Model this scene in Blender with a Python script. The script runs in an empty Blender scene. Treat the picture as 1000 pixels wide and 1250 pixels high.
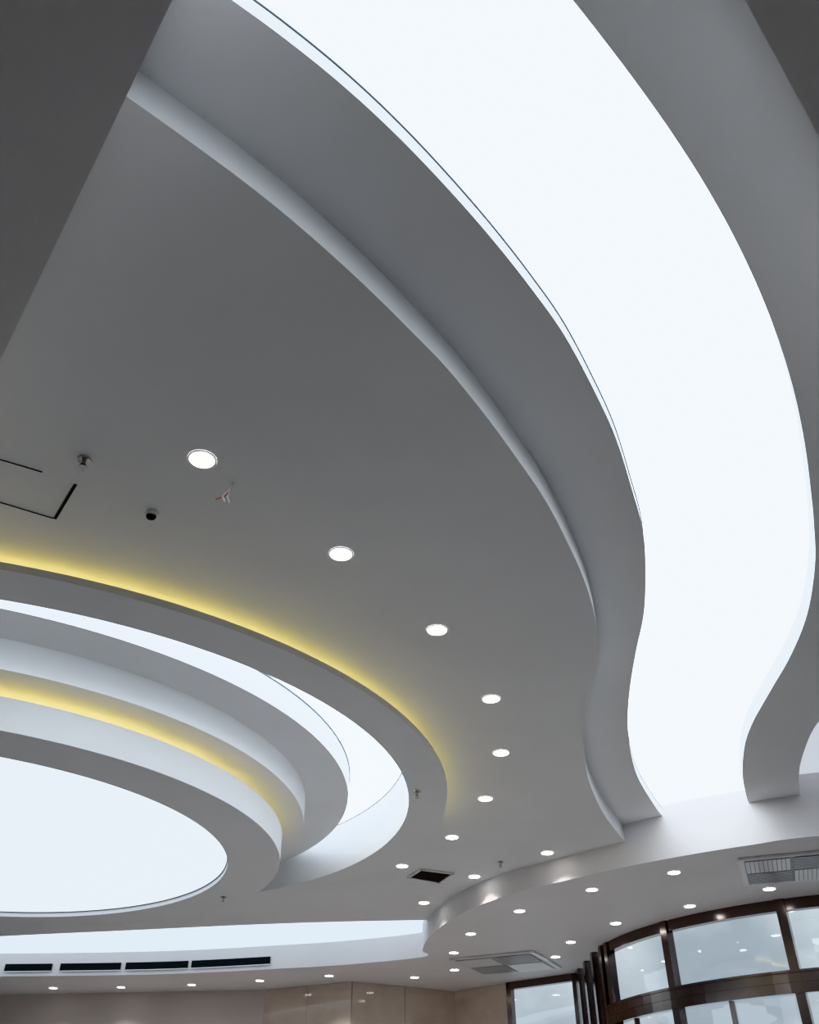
import bpy, bmesh, math
from mathutils import Vector
from mathutils.geometry import tessellate_polygon
# Plan coordinates are in survey units (x S metres), heights h are above eye level.
S=0.8; EYE=1.55
F=1090.0; PITCH=math.radians(37.1)
scene=bpy.context.scene
def Z(h): return EYE+h*S
def PP(s,k=1.0): return [tuple(float(c)*k for c in p.split(',')) for p in s.split(';')]
def cr(pts,n=8):
    o=[]
    for i in range(len(pts)-1):
        p0=pts[max(i-1,0)];p1=pts[i];p2=pts[i+1];p3=pts[min(i+2,len(pts)-1)]
        for k in range(n):
            t=k/n
            o.append(tuple(0.5*(2*p1[j]+(p2[j]-p0[j])*t+(2*p0[j]-5*p1[j]+4*p2[j]-p3[j])*t*t+(3*p1[j]-p0[j]-3*p2[j]+p3[j])*t**3) for j in (0,1)))
    o.append(tuple(pts[-1])); return o
def smooth(pts,i0=0,it=1):
    for _ in range(it):
        pts=[p if i<=i0 or i==len(pts)-1 else tuple(.5*p[j]+.25*(pts[i-1][j]+pts[i+1][j]) for j in (0,1)) for i,p in enumerate(pts)]
    return pts
def circ(c,r,a0=0,a1=360,n=160,closed=True):
    m=n if closed else n+1
    return [(c[0]+r*math.cos(math.radians(a0+(a1-a0)*i/n)),c[1]+r*math.sin(math.radians(a0+(a1-a0)*i/n))) for i in range(m)]
# ---------- materials
def newmat(name):
    m=bpy.data.materials.new(name); m.use_nodes=True
    nt=m.node_tree; return m,nt,nt.nodes['Principled BSDF']
def paint(name,col,rough=0.6,var=0.025,bump=0.02):
    m,nt,b=newmat(name)
    tc=nt.nodes.new('ShaderNodeTexCoord'); nz=nt.nodes.new('ShaderNodeTexNoise'); nz.inputs['Scale'].default_value=0.9; nz.inputs['Detail'].default_value=4
    rp=nt.nodes.new('ShaderNodeValToRGB')
    rp.color_ramp.elements[0].position=.3; rp.color_ramp.elements[1].position=.7
    rp.color_ramp.elements[0].color=(*[c*(1-var) for c in col],1); rp.color_ramp.elements[1].color=(*[min(1,c*(1+var)) for c in col],1)
    nt.links.new(tc.outputs['Object'],nz.inputs['Vector']); nt.links.new(nz.outputs['Fac'],rp.inputs['Fac']); nt.links.new(rp.outputs['Color'],b.inputs['Base Color'])
    n2=nt.nodes.new('ShaderNodeTexNoise'); n2.inputs['Scale'].default_value=60
    bp=nt.nodes.new('ShaderNodeBump'); bp.inputs['Strength'].default_value=bump; bp.inputs['Distance'].default_value=.01
    nt.links.new(tc.outputs['Object'],n2.inputs['Vector']); nt.links.new(n2.outputs['Fac'],bp.inputs['Height']); nt.links.new(bp.outputs['Normal'],b.inputs['Normal'])
    b.inputs['Roughness'].default_value=rough
    return m
def emis(name,col,s):
    m,nt,b=newmat(name)
    b.inputs['Base Color'].default_value=(*[c*.1 for c in col],1)
    b.inputs['Emission Color'].default_value=(*col,1); b.inputs['Emission Strength'].default_value=s
    b.inputs['Roughness'].default_value=.5
    return m
def metal(name,col,rough=.25):
    m,nt,b=newmat(name)
    b.inputs['Metallic'].default_value=1; b.inputs['Base Color'].default_value=(*col,1)
    tc=nt.nodes.new('ShaderNodeTexCoord'); mp=nt.nodes.new('ShaderNodeMapping'); mp.inputs['Scale'].default_value=(1,1,40)
    nz=nt.nodes.new('ShaderNodeTexNoise'); nz.inputs['Scale'].default_value=4
    mr=nt.nodes.new('ShaderNodeMapRange'); mr.inputs['To Min'].default_value=rough*.7; mr.inputs['To Max'].default_value=rough*1.4
    nt.links.new(tc.outputs['Object'],mp.inputs['Vector']); nt.links.new(mp.outputs['Vector'],nz.inputs['Vector']); nt.links.new(nz.outputs['Fac'],mr.inputs['Value']); nt.links.new(mr.outputs['Result'],b.inputs['Roughness'])
    return m
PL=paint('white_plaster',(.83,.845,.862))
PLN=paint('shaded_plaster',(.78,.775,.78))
PLF=paint('entrance_plaster',(.83,.815,.83))
SKY=emis('stretch_membrane',(.87,.935,1.0),1.75)
SKYR=emis('ring_membrane',(.86,.93,1.0),2.3)
SKYC=emis('round_membrane',(.84,.92,1.0),.72)
SKYS=emis('strip_membrane',(.80,.91,1.0),.6)
GLOWP=emis('side_fill_glow',(.84,.91,1.0),.32)  # weak glow for the added panel in the side recess
YEL=emis('yellow_led',(1.0,.80,.27),6.0)
LAMP=emis('lamp_lens',(1.0,.98,.95),6.0)
DARK=paint('dark_void',(.012,.012,.012),.8)
GRAYM=metal('aluminium_trim',(.22,.25,.27),.4)
STEEL=metal('brushed_steel',(.62,.60,.58),.22)
BRONZE=metal('bronze_steel',(.20,.175,.165),.18)
WHITEP=paint('white_enamel',(.8,.8,.8),.35)
GRILLE=paint('grille_enamel',(.78,.78,.8),.3)
GSHADE=paint('grille_shadow',(.45,.45,.47),.5)
WALLP=paint('wall_paint',(.76,.69,.65),.5)
WALLR=paint('rear_wall_paint',(.66,.65,.65),.5)
FLOORM=paint('polished_stone_floor',(.37,.355,.345),.25,.06)
def tile():
    m,nt,b=newmat('beige_marble_tile')
    tc=nt.nodes.new('ShaderNodeTexCoord'); nz=nt.nodes.new('ShaderNodeTexNoise'); nz.inputs['Scale'].default_value=1.6; nz.inputs['Detail'].default_value=8; nz.inputs['Distortion'].default_value=1.5
    rp=nt.nodes.new('ShaderNodeValToRGB'); rp.color_ramp.elements[0].color=(.66,.55,.47,1); rp.color_ramp.elements[1].color=(.82,.73,.65,1)
    nt.links.new(tc.outputs['Object'],nz.inputs['Vector']); nt.links.new(nz.outputs['Fac'],rp.inputs['Fac']); nt.links.new(rp.outputs['Color'],b.inputs['Base Color'])
    b.inputs['Roughness'].default_value=.06
    return m
TILE=tile()
def glass():
    m,nt,b=newmat('window_glass')
    nt.nodes.remove(b); out=nt.nodes['Material Output']
    tr=nt.nodes.new('ShaderNodeBsdfTransparent'); tr.inputs['Color'].default_value=(.80,.86,.88,1)
    gl=nt.nodes.new('ShaderNodeBsdfGlossy'); gl.inputs['Roughness'].default_value=.02
    fr=nt.nodes.new('ShaderNodeFresnel'); fr.inputs['IOR'].default_value=2.0
    mx=nt.nodes.new('ShaderNodeMixShader')
    nt.links.new(fr.outputs[0],mx.inputs[0]); nt.links.new(tr.outputs[0],mx.inputs[1]); nt.links.new(gl.outputs[0],mx.inputs[2]); nt.links.new(mx.outputs[0],out.inputs[0])
    return m
GLASS=glass()
# ---------- mesh helpers
class MB:
    def __init__(s): s.v=[];s.f=[];s.m=[]
    def add(s,vs,fs,mi=0):
        o=len(s.v); s.v+=[tuple(v) for v in vs]
        for f in fs: s.f.append(tuple(i+o for i in f)); s.m.append(mi)
    def flat(s,outer,h,holes=(),mi=0):
        loops=[[Vector((x*S,y*S,Z(h))) for x,y in l] for l in [outer,*holes]]
        vs=[v for l in loops for v in l]
        s.add(vs,[tuple(t) for t in tessellate_polygon(loops)],mi)
    def wall(s,path,h0,h1,closed=False,mi=0):
        n=len(path); vs=[]
        for x,y in path: vs+= [(x*S,y*S,Z(h0)),(x*S,y*S,Z(h1))]
        fs=[(2*i,2*((i+1)%n),2*((i+1)%n)+1,2*i+1) for i in range(n if closed else n-1)]
        s.add(vs,fs,mi)
    def ring(s,c,r0,r1,h,mi=0,n=160):
        a=circ(c,r0,n=n);b=circ(c,r1,n=n); vs=[(x*S,y*S,Z(h)) for x,y in a+b]
        s.add(vs,[(i,(i+1)%n,n+(i+1)%n,n+i) for i in range(n)],mi)
    def box(s,o,ax,ay,az,mi=0):
        o=Vector(o);ax=Vector(ax);ay=Vector(ay);az=Vector(az)
        vs=[o,o+ax,o+ax+ay,o+ay,o+az,o+ax+az,o+ax+ay+az,o+ay+az]
        s.add(vs,[(0,1,2,3),(4,5,6,7),(0,1,5,4),(1,2,6,5),(2,3,7,6),(3,0,4,7)],mi)
    def lathe(s,c,prof,n=24,mis=None):
        vs=[]
        for r,z in prof:
            for i in range(n):
                a=2*math.pi*i/n; vs.append((c[0]+r*math.cos(a),c[1]+r*math.sin(a),c[2]+z))
        o=len(s.v); s.v+=vs
        for k in range(len(prof)-1):
            for i in range(n):
                j=(i+1)%n
                s.f.append((o+k*n+i,o+k*n+j,o+(k+1)*n+j,o+(k+1)*n+i)); s.m.append(mis[k] if mis else 0)
    def obj(s,name,mats,smooth=False,parent=None):
        me=bpy.data.meshes.new(name); me.from_pydata(s.v,[],s.f)
        for m in mats: me.materials.append(m)
        for p,mi in zip(me.polygons,s.m): p.material_index=mi; p.use_smooth=smooth
        bm=bmesh.new(); bm.from_mesh(me); bmesh.ops.recalc_face_normals(bm,faces=bm.faces); bm.to_mesh(me); bm.free()
        o=bpy.data.objects.new(name,me); scene.collection.objects.link(o)
        if parent: o.parent=parent
        return o
def tube(name,path3,r,mat,cyclic=False,parent=None):
    cu=bpy.data.curves.new(name,'CURVE'); cu.dimensions='3D'; cu.bevel_depth=r; cu.bevel_resolution=2
    sl=cu.splines.new('POLY'); sl.points.add(len(path3)-1)
    for p,c in zip(sl.points,path3): p.co=(*c,1)
    sl.use_cyclic_u=cyclic; cu.materials.append(mat)
    o=bpy.data.objects.new(name,cu); scene.collection.objects.link(o)
    if parent: o.parent=parent
    return o
def p3(path,h): return [(x*S,y*S,Z(h)) for x,y in path]
hA,hB,hM,hD,hF,hG=4.2,4.46,4.61,4.42,3.84,3.6; TOP=5.2; hR=4.75
KF=hF/3.93
C1=PP("3.33,13.98;2.76,12.66;2.34,11.38;2.13,10.42;2.02,9.69;1.96,8.93;1.92,8.26;1.83,7.66;1.68,7.04;1.50,6.49;1.28,5.94;1.04,5.40;0.77,4.90;0.50,4.43;0.24,4.02;0.00,3.69;-0.24,3.38;-0.46,3.12;-0.67,2.88;-0.86,2.69;-1.04,2.52;-1.22,2.36;-1.36,2.23;-1.66,1.98;-2.01,1.72;-2.50,1.38")
C2=PP("3.73,13.49;3.23,12.31;2.91,11.27;2.70,10.36;2.55,9.46;2.44,8.57;2.36,7.79;2.22,7.04;2.06,6.38;1.85,5.80;1.59,5.14;1.33,4.61;1.05,4.10;0.79,3.70;0.50,3.32;0.19,2.94;-0.09,2.63;-0.34,2.38;-0.62,2.14;-0.86,1.96;-1.15,1.75;-1.53,1.50;-2.05,1.19",hB/4.6)
DE=PP("5.42,13.99;5.03,13.17;4.65,12.17;4.36,11.15;4.22,10.37;4.15,9.46;4.09,8.57;3.96,7.71;3.72,6.83;3.48,6.19;3.25,5.63;3.04,5.13;2.78,4.60;2.52,4.13;2.26,3.72;1.97,3.28;1.70,2.94;1.44,2.63;1.19,2.35;0.95,2.11;0.79,1.94;0.57,1.72;0.33,1.51;0.0,1.27;-0.39,1.04;-0.93,0.77",hD/4.55)
DR=PP("6.03,13.72;5.43,12.17;5.15,11.15;5.01,10.25;5.06,9.35;5.27,8.56",hD/4.55)
DE=smooth(DE,9,2); C2=smooth(C2,12,1); C1=smooth(C1,14,1)
C2=[(C2[0][0]+.22,C2[0][1]+.45)]+C2
C1=[(C1[0][0]+.12,C1[0][1]+.27)]+C1
AF=PP("-8.59,20.31;-5.88,19.79;-3.29,19.29;-1.30,19.01;0.53,18.87")
FE=PP("5.59,12.78;4.95,13.12;4.23,13.56;3.34,14.23;2.50,15.02;1.66,15.92;1.02,16.99;0.62,18.11;0.36,19.30;0.27,20.30;0.30,20.96",KF)
EF=PP("-1.27,21.75;-2.76,22.21;-5.70,22.90;-9.57,23.19",KF)
LA=PP("-1.50,4.92;-0.57,6.13;0.26,7.40;0.88,8.89;1.11,10.39;1.03,11.99;0.64,13.66;-0.12,15.17;2.17,14.45;1.10,15.79;0.27,17.54")
LF=PP("1.96,16.99;3.02,15.56;4.14,14.55;5.94,15.51;4.91,16.64;3.85,17.92;3.24,19.52;3.12,20.96;1.19,18.79;0.93,20.54;1.02,22.40;0.12,23.30;-1.87,23.09;-3.57,23.71;-5.30,24.25;-7.10,24.58;-8.81,24.70",KF)
def k_(l): return [(x*KF,y*KF) for x,y in l]
c4=(-6.22,12.23);c1=(-5.27,11.48)
DC=(9.1*KF,20.64*KF);DRD=5.2*KF
arc=[(14.0,DC[1]-1.2)]+circ(DC,DRD,350,188,60,False)
front=k_([(3.87,22.8),(2.37,24.05),(1.13,25.2),(-1.37,23.85),(-3.58,24.96),(-10.5,25.7)])+[(-14,25.5)]
room=[(-14,-8),(14,-8)]+arc+front
# ---------- shell
m=MB(); m.v=[(x*S,y*S,0) for x,y in [(-14,-8),(14,-8),(14,26),(-14,26)]]; m.f=[(0,1,2,3)]; m.m=[0]; m.obj('floor',[FLOORM])
hfl=-EYE/S
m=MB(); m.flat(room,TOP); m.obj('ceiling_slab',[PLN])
for nm,a,b in (('wall_left',(-14,-8),(-14,25.5)),('wall_right',(14,-8),(14,DC[1]-1.2)),('wall_rear',(-14,-8),(14,-8))):
    m=MB(); m.wall([a,b],hfl,TOP); m.obj(nm,[WALLR])
# main ceiling
RC1=5.30; RC4=3.95
C1s=cr(C1); C2s=cr(C2); DEs=cr(DE)
m=MB()
outer=C1s+[(-14,C1[-1][1]),(-14,21.5)]+cr([(-14,21.5)]+AF)[1:]+[(1.2,18.8),(3.9,15.5)]
m.flat(outer,hA,[circ(c1,RC1)])
m.wall(C1s,hA,hB)
m.wall(cr([(-14,21.5)]+AF),hA,4.45)
m.obj('ceiling',[PL])
m=MB(); m.flat(C2s+[tuple(p) for p in reversed(C1s)],hB); m.wall(C2s,hB,hM+.02); m.obj('ceiling_tray',[PL])
m=MB(); m.flat([(C2s[0][0]+.3,C2s[0][1]+1.5)]+C2s+DEs[::-1]+[(DEs[0][0]-.1,DEs[0][1]+1)],hM); m.obj('skylight_membrane',[SKY])
m=MB()
DRs=cr(DR)
m.flat([(DEs[0][0],DEs[0][1]+.8)]+DEs+[(-3,-4),(14,-4),(14,8)]+DRs[::-1]+[(DR[0][0],DR[0][1]+.8)],hD)
m.wall([(DEs[0][0],DEs[0][1]+.8)]+DEs,hD,hM+.02); m.wall(DRs,hD,hM+.1)
m.obj('ceiling_border',[PL])
m=MB(); m.flat([(4.8,7.2),(13.9,7.2),(13.9,14.5),(4.8,14.5)],hM+.1); m.obj('side_glow_panel',[GLOWP])  # added glowing panel that brightens the side recess and wall, not a known skylight
# near soffit
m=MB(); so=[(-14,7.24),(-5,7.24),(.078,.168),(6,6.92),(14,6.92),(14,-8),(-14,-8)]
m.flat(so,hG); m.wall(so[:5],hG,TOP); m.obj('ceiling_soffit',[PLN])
# entrance canopy
FEs=cr([(14,11.2),(10,11.5),(7.2,12.0)]+FE+EF+[(-14,22.8)])
m=MB(); m.flat(FEs+front[::-1]+arc[::-1],hF); m.wall(FEs,hF,TOP); m.obj('ceiling_canopy',[PLF])
m=MB(); m.flat(cr([(-14,21.0)]+[(x,y-.3) for x,y in AF])+[(1.2,18.8),(1.2,21.0),(-3,22.6),(-14,23.2)],4.32); m.obj('skylight_strip_membrane',[SKYS])
# rings
m=MB(); m.ring(c1,5.26,5.76,4.0); m.wall(circ(c1,5.76),4.0,4.07,True); m.ring(c1,5.26,5.76,4.07); m.wall(circ(c1,RC1),4.07,4.2,True); m.wall(circ(c1,5.26),4.0,hR+.03,True)
m.obj('ceiling_outer_ring',[PL])
m=MB(); m.wall(circ(c1,RC1+.02,185,373,120,False),4.075,4.11); m.obj('cove_light_strip',[YEL])
m=MB(); m.ring(c1,3.0,5.26,hR); m.obj('ring_skylight_membrane',[SKYR])
m=MB(); m.ring(c4,4.75,5.36,4.43); m.wall(circ(c4,5.36),4.43,hR,True); m.obj('ceiling_middle_ring',[PL])
m=MB(); m.ring(c4,RC4,4.75,4.1); m.wall(circ(c4,4.75),4.1,4.43,True); m.obj('ceiling_inner_ring',[PL])
m=MB(); m.ring(c4,3.74,4.46,3.6); m.wall(circ(c4,4.46),3.6,3.95,True); m.ring(c4,3.74,4.46,3.95); m.wall(circ(c4,RC4),3.95,4.1,True); m.wall(circ(c4,3.74),3.6,3.7,True); m.obj('ceiling_drum_ring',[PL])
m=MB(); m.wall(circ(c4,RC4+.02,185,373,120,False),3.955,3.985); m.obj('cove_light_strip',[YEL])
m=MB(); m.flat(circ(c4,3.74),3.68); m.obj('round_skylight_membrane',[SKYC])
tube('trim_1',p3(C2s,hM-.01),.008,GRAYM); tube('trim_2',p3(circ(c4,3.73),3.67),.006,GRAYM,True); tube('trim_3',p3(circ(c4,5.37),hR-.01),.008,GRAYM,True)
tube('trim_4',p3(circ(c1,5.25),hR-.01),.006,GRAYM,True)
# downlights
def downlight(x,y,h):
    m=MB()
    m.lathe((0,0,0),[(.083,0.0),(.083,-.004),(.077,-.006),(.073,-.005),(.0,-.0052)],24,[0,0,0,1])
    o=m.obj('recessed_downlight',[WHITEP,LAMP]); o.location=(x*S,y*S,Z(h)-.001)
    ld=bpy.data.lights.new('lamp','SPOT'); ld.energy=30; ld.spot_size=math.radians(110); ld.spot_blend=.7; ld.shadow_soft_size=.06; ld.color=(1,.95,.9)
    l=bpy.data.objects.new('lamp',ld); scene.collection.objects.link(l); l.parent=o; l.location=(0,0,-.03)
for p in LA: downlight(*p,hA)
for p in LF: downlight(*p,hF)
# vents in fascia
Epath=cr(FE+EF+[(-14,22.8)])
def ey(X):
    for a,b in zip(Epath,Epath[1:]):
        if min(a[0],b[0])<=X<=max(a[0],b[0]) and max(a[1],b[1])>19.9:
            t=(X-a[0])/(b[0]-a[0]+1e-9); return a[1]+t*(b[1]-a[1])
    return 22.2
for a,b in ((-9.5,-8.37),(-8.18,-6.73),(-6.62,-5.12),(-5.04,-3.16)):
    m=MB(); n=8
    xs=[(a+(b-a)*i/n)*KF for i in range(n+1)]
    path=[(x,ey(x)-.03) for x in xs]
    m.wall(path,3.94,4.09,mi=1)
    for h0,h1 in ((3.92,3.94),(4.09,4.11)): m.wall([(x,y-.02) for x,y in path],h0,h1,mi=0)
    m.wall([(x,y-.01) for x,y in path],4.01,4.02,mi=1)
    m.obj('linear_air_vent',[GRILLE,DARK])
# tile walls
def tiled(name,a,b,mat):
    a,b=k_([a,b])
    m=MB(); m.wall([a,b],hfl,TOP,mi=1)
    A=Vector(a)*S;B=Vector(b)*S; L=(B-A).length; d=(B-A)/L; nrm=Vector((-d.y,d.x)); 
    if nrm.y>0: nrm=-nrm
    n=max(1,round(L/1.1)); w=L/n; z1=Z(hF)
    while z1>0.05:
        z0=max(0,z1-.75)
        for i in range(n):
            p=A+d*(i*w+.003)
            m.box((p.x,p.y,z0+.003),(d.x*(w-.006),d.y*(w-.006),0),(nrm.x*.02,nrm.y*.02,0),(0,0,z1-z0-.006),0)
        z1=z0
    return m.obj(name,[mat,GSHADE])
tiled('wall_front',(-1.37,23.85),(-3.58,24.96),TILE)
tiled('wall_front_recess',(1.13,25.2),(-1.37,23.85),TILE)
tiled('wall_front_return',(2.37,24.05),(1.13,25.2),TILE)
m=MB(); m.wall(front[4:],hfl,TOP); m.obj('wall_front_left',[WALLP])
# window
def V2(p): return Vector((p[0]*S*KF,p[1]*S*KF))
def post(m,p,d,w,dep,z0,z1,mi=0):
    nrm=Vector((-d.y,d.x)); o=p-d*w/2-nrm*dep/2
    m.box((o.x,o.y,z0),(d.x*w,d.y*w,0),(nrm.x*dep,nrm.y*dep,0),(0,0,z1-z0),mi)
a,b=V2((2.37,24.05)),V2((3.87,22.8)); d=(b-a).normalized(); L=(b-a).length
m=MB()
for t in (0.03,.97): post(m,a+d*L*t,d,.1,.12,0,Z(hF))
post(m,(a+b)/2,d,L,.12,Z(hF)-.12,Z(hF)); post(m,(a+b)/2,d,L,.1,2.4,2.5)
m.wall(k_([(2.37,24.05),(3.87,22.8)]),hfl,hF,mi=1)
m.wall(k_([(2.37,24.05),(3.87,22.8)]),hF,TOP,mi=2)
m.obj('window_1',[BRONZE,GLASS,PLF])
a,b=V2((3.87,22.6)),V2((3.90,20.35)); d=(b-a).normalized(); L=(b-a).length
m=MB(); 
for t in (.02,.12,.5,.9): post(m,a+d*L*t,d,.16,.14,0,Z(hF))
m.wall(k_([(3.87,22.6),(3.90,20.3)]),hfl,hF,mi=1)
m.wall(k_([(3.87,22.7),(3.90,20.3)]),hF,TOP,mi=2)
m.obj('window_2',[BRONZE,GLASS,PLF])
# revolving door drum
m=MB()
def band(r0,r1,h0,h1,mi=0,a0=350,a1=188):
    A=circ(DC,r0*KF,a0,a1,60,False);B=circ(DC,r1*KF,a0,a1,60,False); h0*=KF;h1*=KF
    m.wall(A,h0,h1,mi=mi);m.wall(B,h0,h1,mi=mi)
    for h in (h0,h1):
        n=len(A); m.add([(x*S,y*S,Z(h)) for x,y in A+B],[(i,i+1,n+i+1,n+i) for i in range(n-1)],mi)
band(5.25,5.10,3.75,3.93); band(5.28,5.05,2.53,2.82); band(5.3,5.28,2.50,2.54); band(5.3,5.28,2.80,2.84); band(5.29,5.28,2.66,2.69)
m.wall(circ(DC,5.18*KF,350,188,60,False),hfl,hF,mi=1)
def dpost(ang,w,dep,top):
    t=math.radians(ang); p=Vector((DC[0]+DRD*math.cos(t),DC[1]+DRD*math.sin(t)))*S
    post(m,p,Vector((-math.sin(t),math.cos(t))),w,dep,0,top)
for ang in (188,191.5,213,238,263,288,313): dpost(ang,.12,.13,Z(hF))
for ang in (200,225,250,275): dpost(ang,.05,.06,Z(2.5*KF))
m.wall(circ(DC,DRD,350,188,60,False),hF,TOP,mi=2)
m.obj('revolving_door',[BRONZE,GLASS,PLF])
# small ceiling items
def quad(px,h): return [Vector((x*S,y*S,Z(h))) for x,y in px]
def cassette(c,ang,size,h,name,rows=9):
    m=MB(); hs=size/2
    m.box((-hs,-hs,-.03),(size,0,0),(0,size,0),(0,0,.028),0)
    m.box((-hs*.9,-hs*.9,-.032),(size*.9*1,0,0),(0,size*.9,0),(0,0,.001),1)
    for q in range(2):
        for r in range(2):
            ox=-hs*.88+q*size*.45; oy=-hs*.88+r*size*.45; w=size*.42
            for k in range(rows):
                y=oy+w*k/rows
                if (q+r)%2: m.box((ox,y,-.042),(w,0,0),(0,w/rows*.85,.004),(0,0,.003),0)
                else: m.box((ox+w*k/rows,oy,-.042),(w/rows*.85,0,.004),(0,w,0),(0,0,.003),0)
    o=m.obj(name,[GRILLE,GSHADE]); x,y=c; o.location=(x*S,y*S,Z(h)-.002); o.rotation_euler=(0,0,ang); return o
cassette((5.89*KF,14.23*KF),math.radians(-20),1.2,hF,'ceiling_air_diffuser',10)
cassette((2.12*KF,21.57*KF),math.radians(-25),1.5,hF,'ceiling_air_diffuser',10)
q=quad(PP("-0.04,15.79;0.18,15.30;0.75,15.55;0.52,16.15"),hA); m=MB()
m.add([v+Vector((0,0,-.012)) for v in q],[(0,1,2,3)],1)
for i in range(4):
    a=q[i];b=q[(i+1)%4]; d=(b-a).normalized(); nn=Vector((-d.y,d.x,0)); m.box(a+Vector((0,0,-.022)),b-a,nn*.03,(0,0,.02),0)
m.obj('square_air_vent',[GRILLE,DARK])
m=MB()
def line(p,q_,w):
    a,b=quad([p,q_],hA); d=(b-a).normalized(); nn=Vector((-d.y,d.x,0))*w
    m.box(a+Vector((0,0,-.005)),b-a,nn,(0,0,.004),0)
line((-3.25,4.76),(-2.70,5.06),.005); line((-3.45,5.24),(-2.80,5.63),.006); line((-2.80,5.63),(-2.51,5.20),.018)
m.obj('ceiling_access_panel',[DARK])
def sprinkler(x,y,h):
    m=MB(); m.lathe((0,0,0),[(.04,0),(.038,-.01),(.012,-.014),(.012,-.035),(.02,-.038),(.02,-.042),(.004,-.045),(.004,-.06),(.028,-.062),(.028,-.065),(0,-.066)],16)
    m.box((-.018,-.003,-.063),(.004,0,0),(0,.006,0),(0,0,.025)); m.box((.014,-.003,-.063),(.004,0,0),(0,.006,0),(0,0,.025))
    o=m.obj('fire_sprinkler',[STEEL]); o.location=(x*S,y*S,Z(h)-.002)
for s_ in ((-2.35,4.92,hA),(.09,11.15,4.0),(-2.89,14.68,3.6),(1.47,14.93,hA)): sprinkler(*s_)
m=MB(); m.lathe((0,0,0),[(.04,0),(.04,-.012),(.032,-.02),(.032,-.028),(.027,-.04),(.013,-.048),(0,-.05)],20,[0,0,0,1,1,1])
o=m.obj('smoke_detector',[WHITEP,DARK],True); o.location=(-2.01*S,5.56*S,Z(hA)-.002)
b=Vector((-1.32*S,5.20*S,Z(hA)))
e=bpy.data.objects.new('hanging_cable',None); scene.collection.objects.link(e)
RED=paint('red_wire',(.5,.14,.10))
tube('wire_1',[b,b+Vector((-.01,0,-.04)),b+Vector((-.05,0,-.10)),b+Vector((-.03,0,-.14))],.006,WHITEP,parent=e)
tube('wire_2',[b+Vector((-.01,0,-.04)),b+Vector((-.03,.0,-.09)),b+Vector((-.09,0,-.12))],.004,RED,parent=e)
tube('wire_3',[b+Vector((-.01,0,-.03)),b+Vector((-.02,.0,-.1)),b+Vector((-.0,0,-.15))],.005,WHITEP,parent=e)
# world
w=bpy.data.worlds.new('World'); scene.world=w; w.use_nodes=True; nt=w.node_tree; bg=nt.nodes['Background']
tc=nt.nodes.new('ShaderNodeTexCoord'); nz=nt.nodes.new('ShaderNodeTexNoise'); nz.inputs['Scale'].default_value=6; nz.inputs['Detail'].default_value=5
rp=nt.nodes.new('ShaderNodeValToRGB'); rp.color_ramp.elements[0].color=(.48,.54,.60,1); rp.color_ramp.elements[1].color=(.88,.93,.98,1)
rp.color_ramp.elements[0].position=.38; rp.color_ramp.elements[1].position=.6
nt.links.new(tc.outputs['Generated'],nz.inputs['Vector']); nt.links.new(nz.outputs['Fac'],rp.inputs['Fac']); nt.links.new(rp.outputs['Color'],bg.inputs['Color']); bg.inputs['Strength'].default_value=.5
# camera
cd=bpy.data.cameras.new('camera'); cam=bpy.data.objects.new('camera',cd); scene.collection.objects.link(cam)
cd.sensor_fit='VERTICAL'; cd.sensor_height=36; cd.sensor_width=28.8; cd.lens=36*F/1250; cam.location=(0,0,EYE); cam.rotation_euler=(math.pi/2+PITCH,0,0); cd.clip_start=.02; cd.clip_end=500
scene.camera=cam
scene.view_settings.view_transform='Khronos PBR Neutral'
scene.view_settings.exposure=1.1
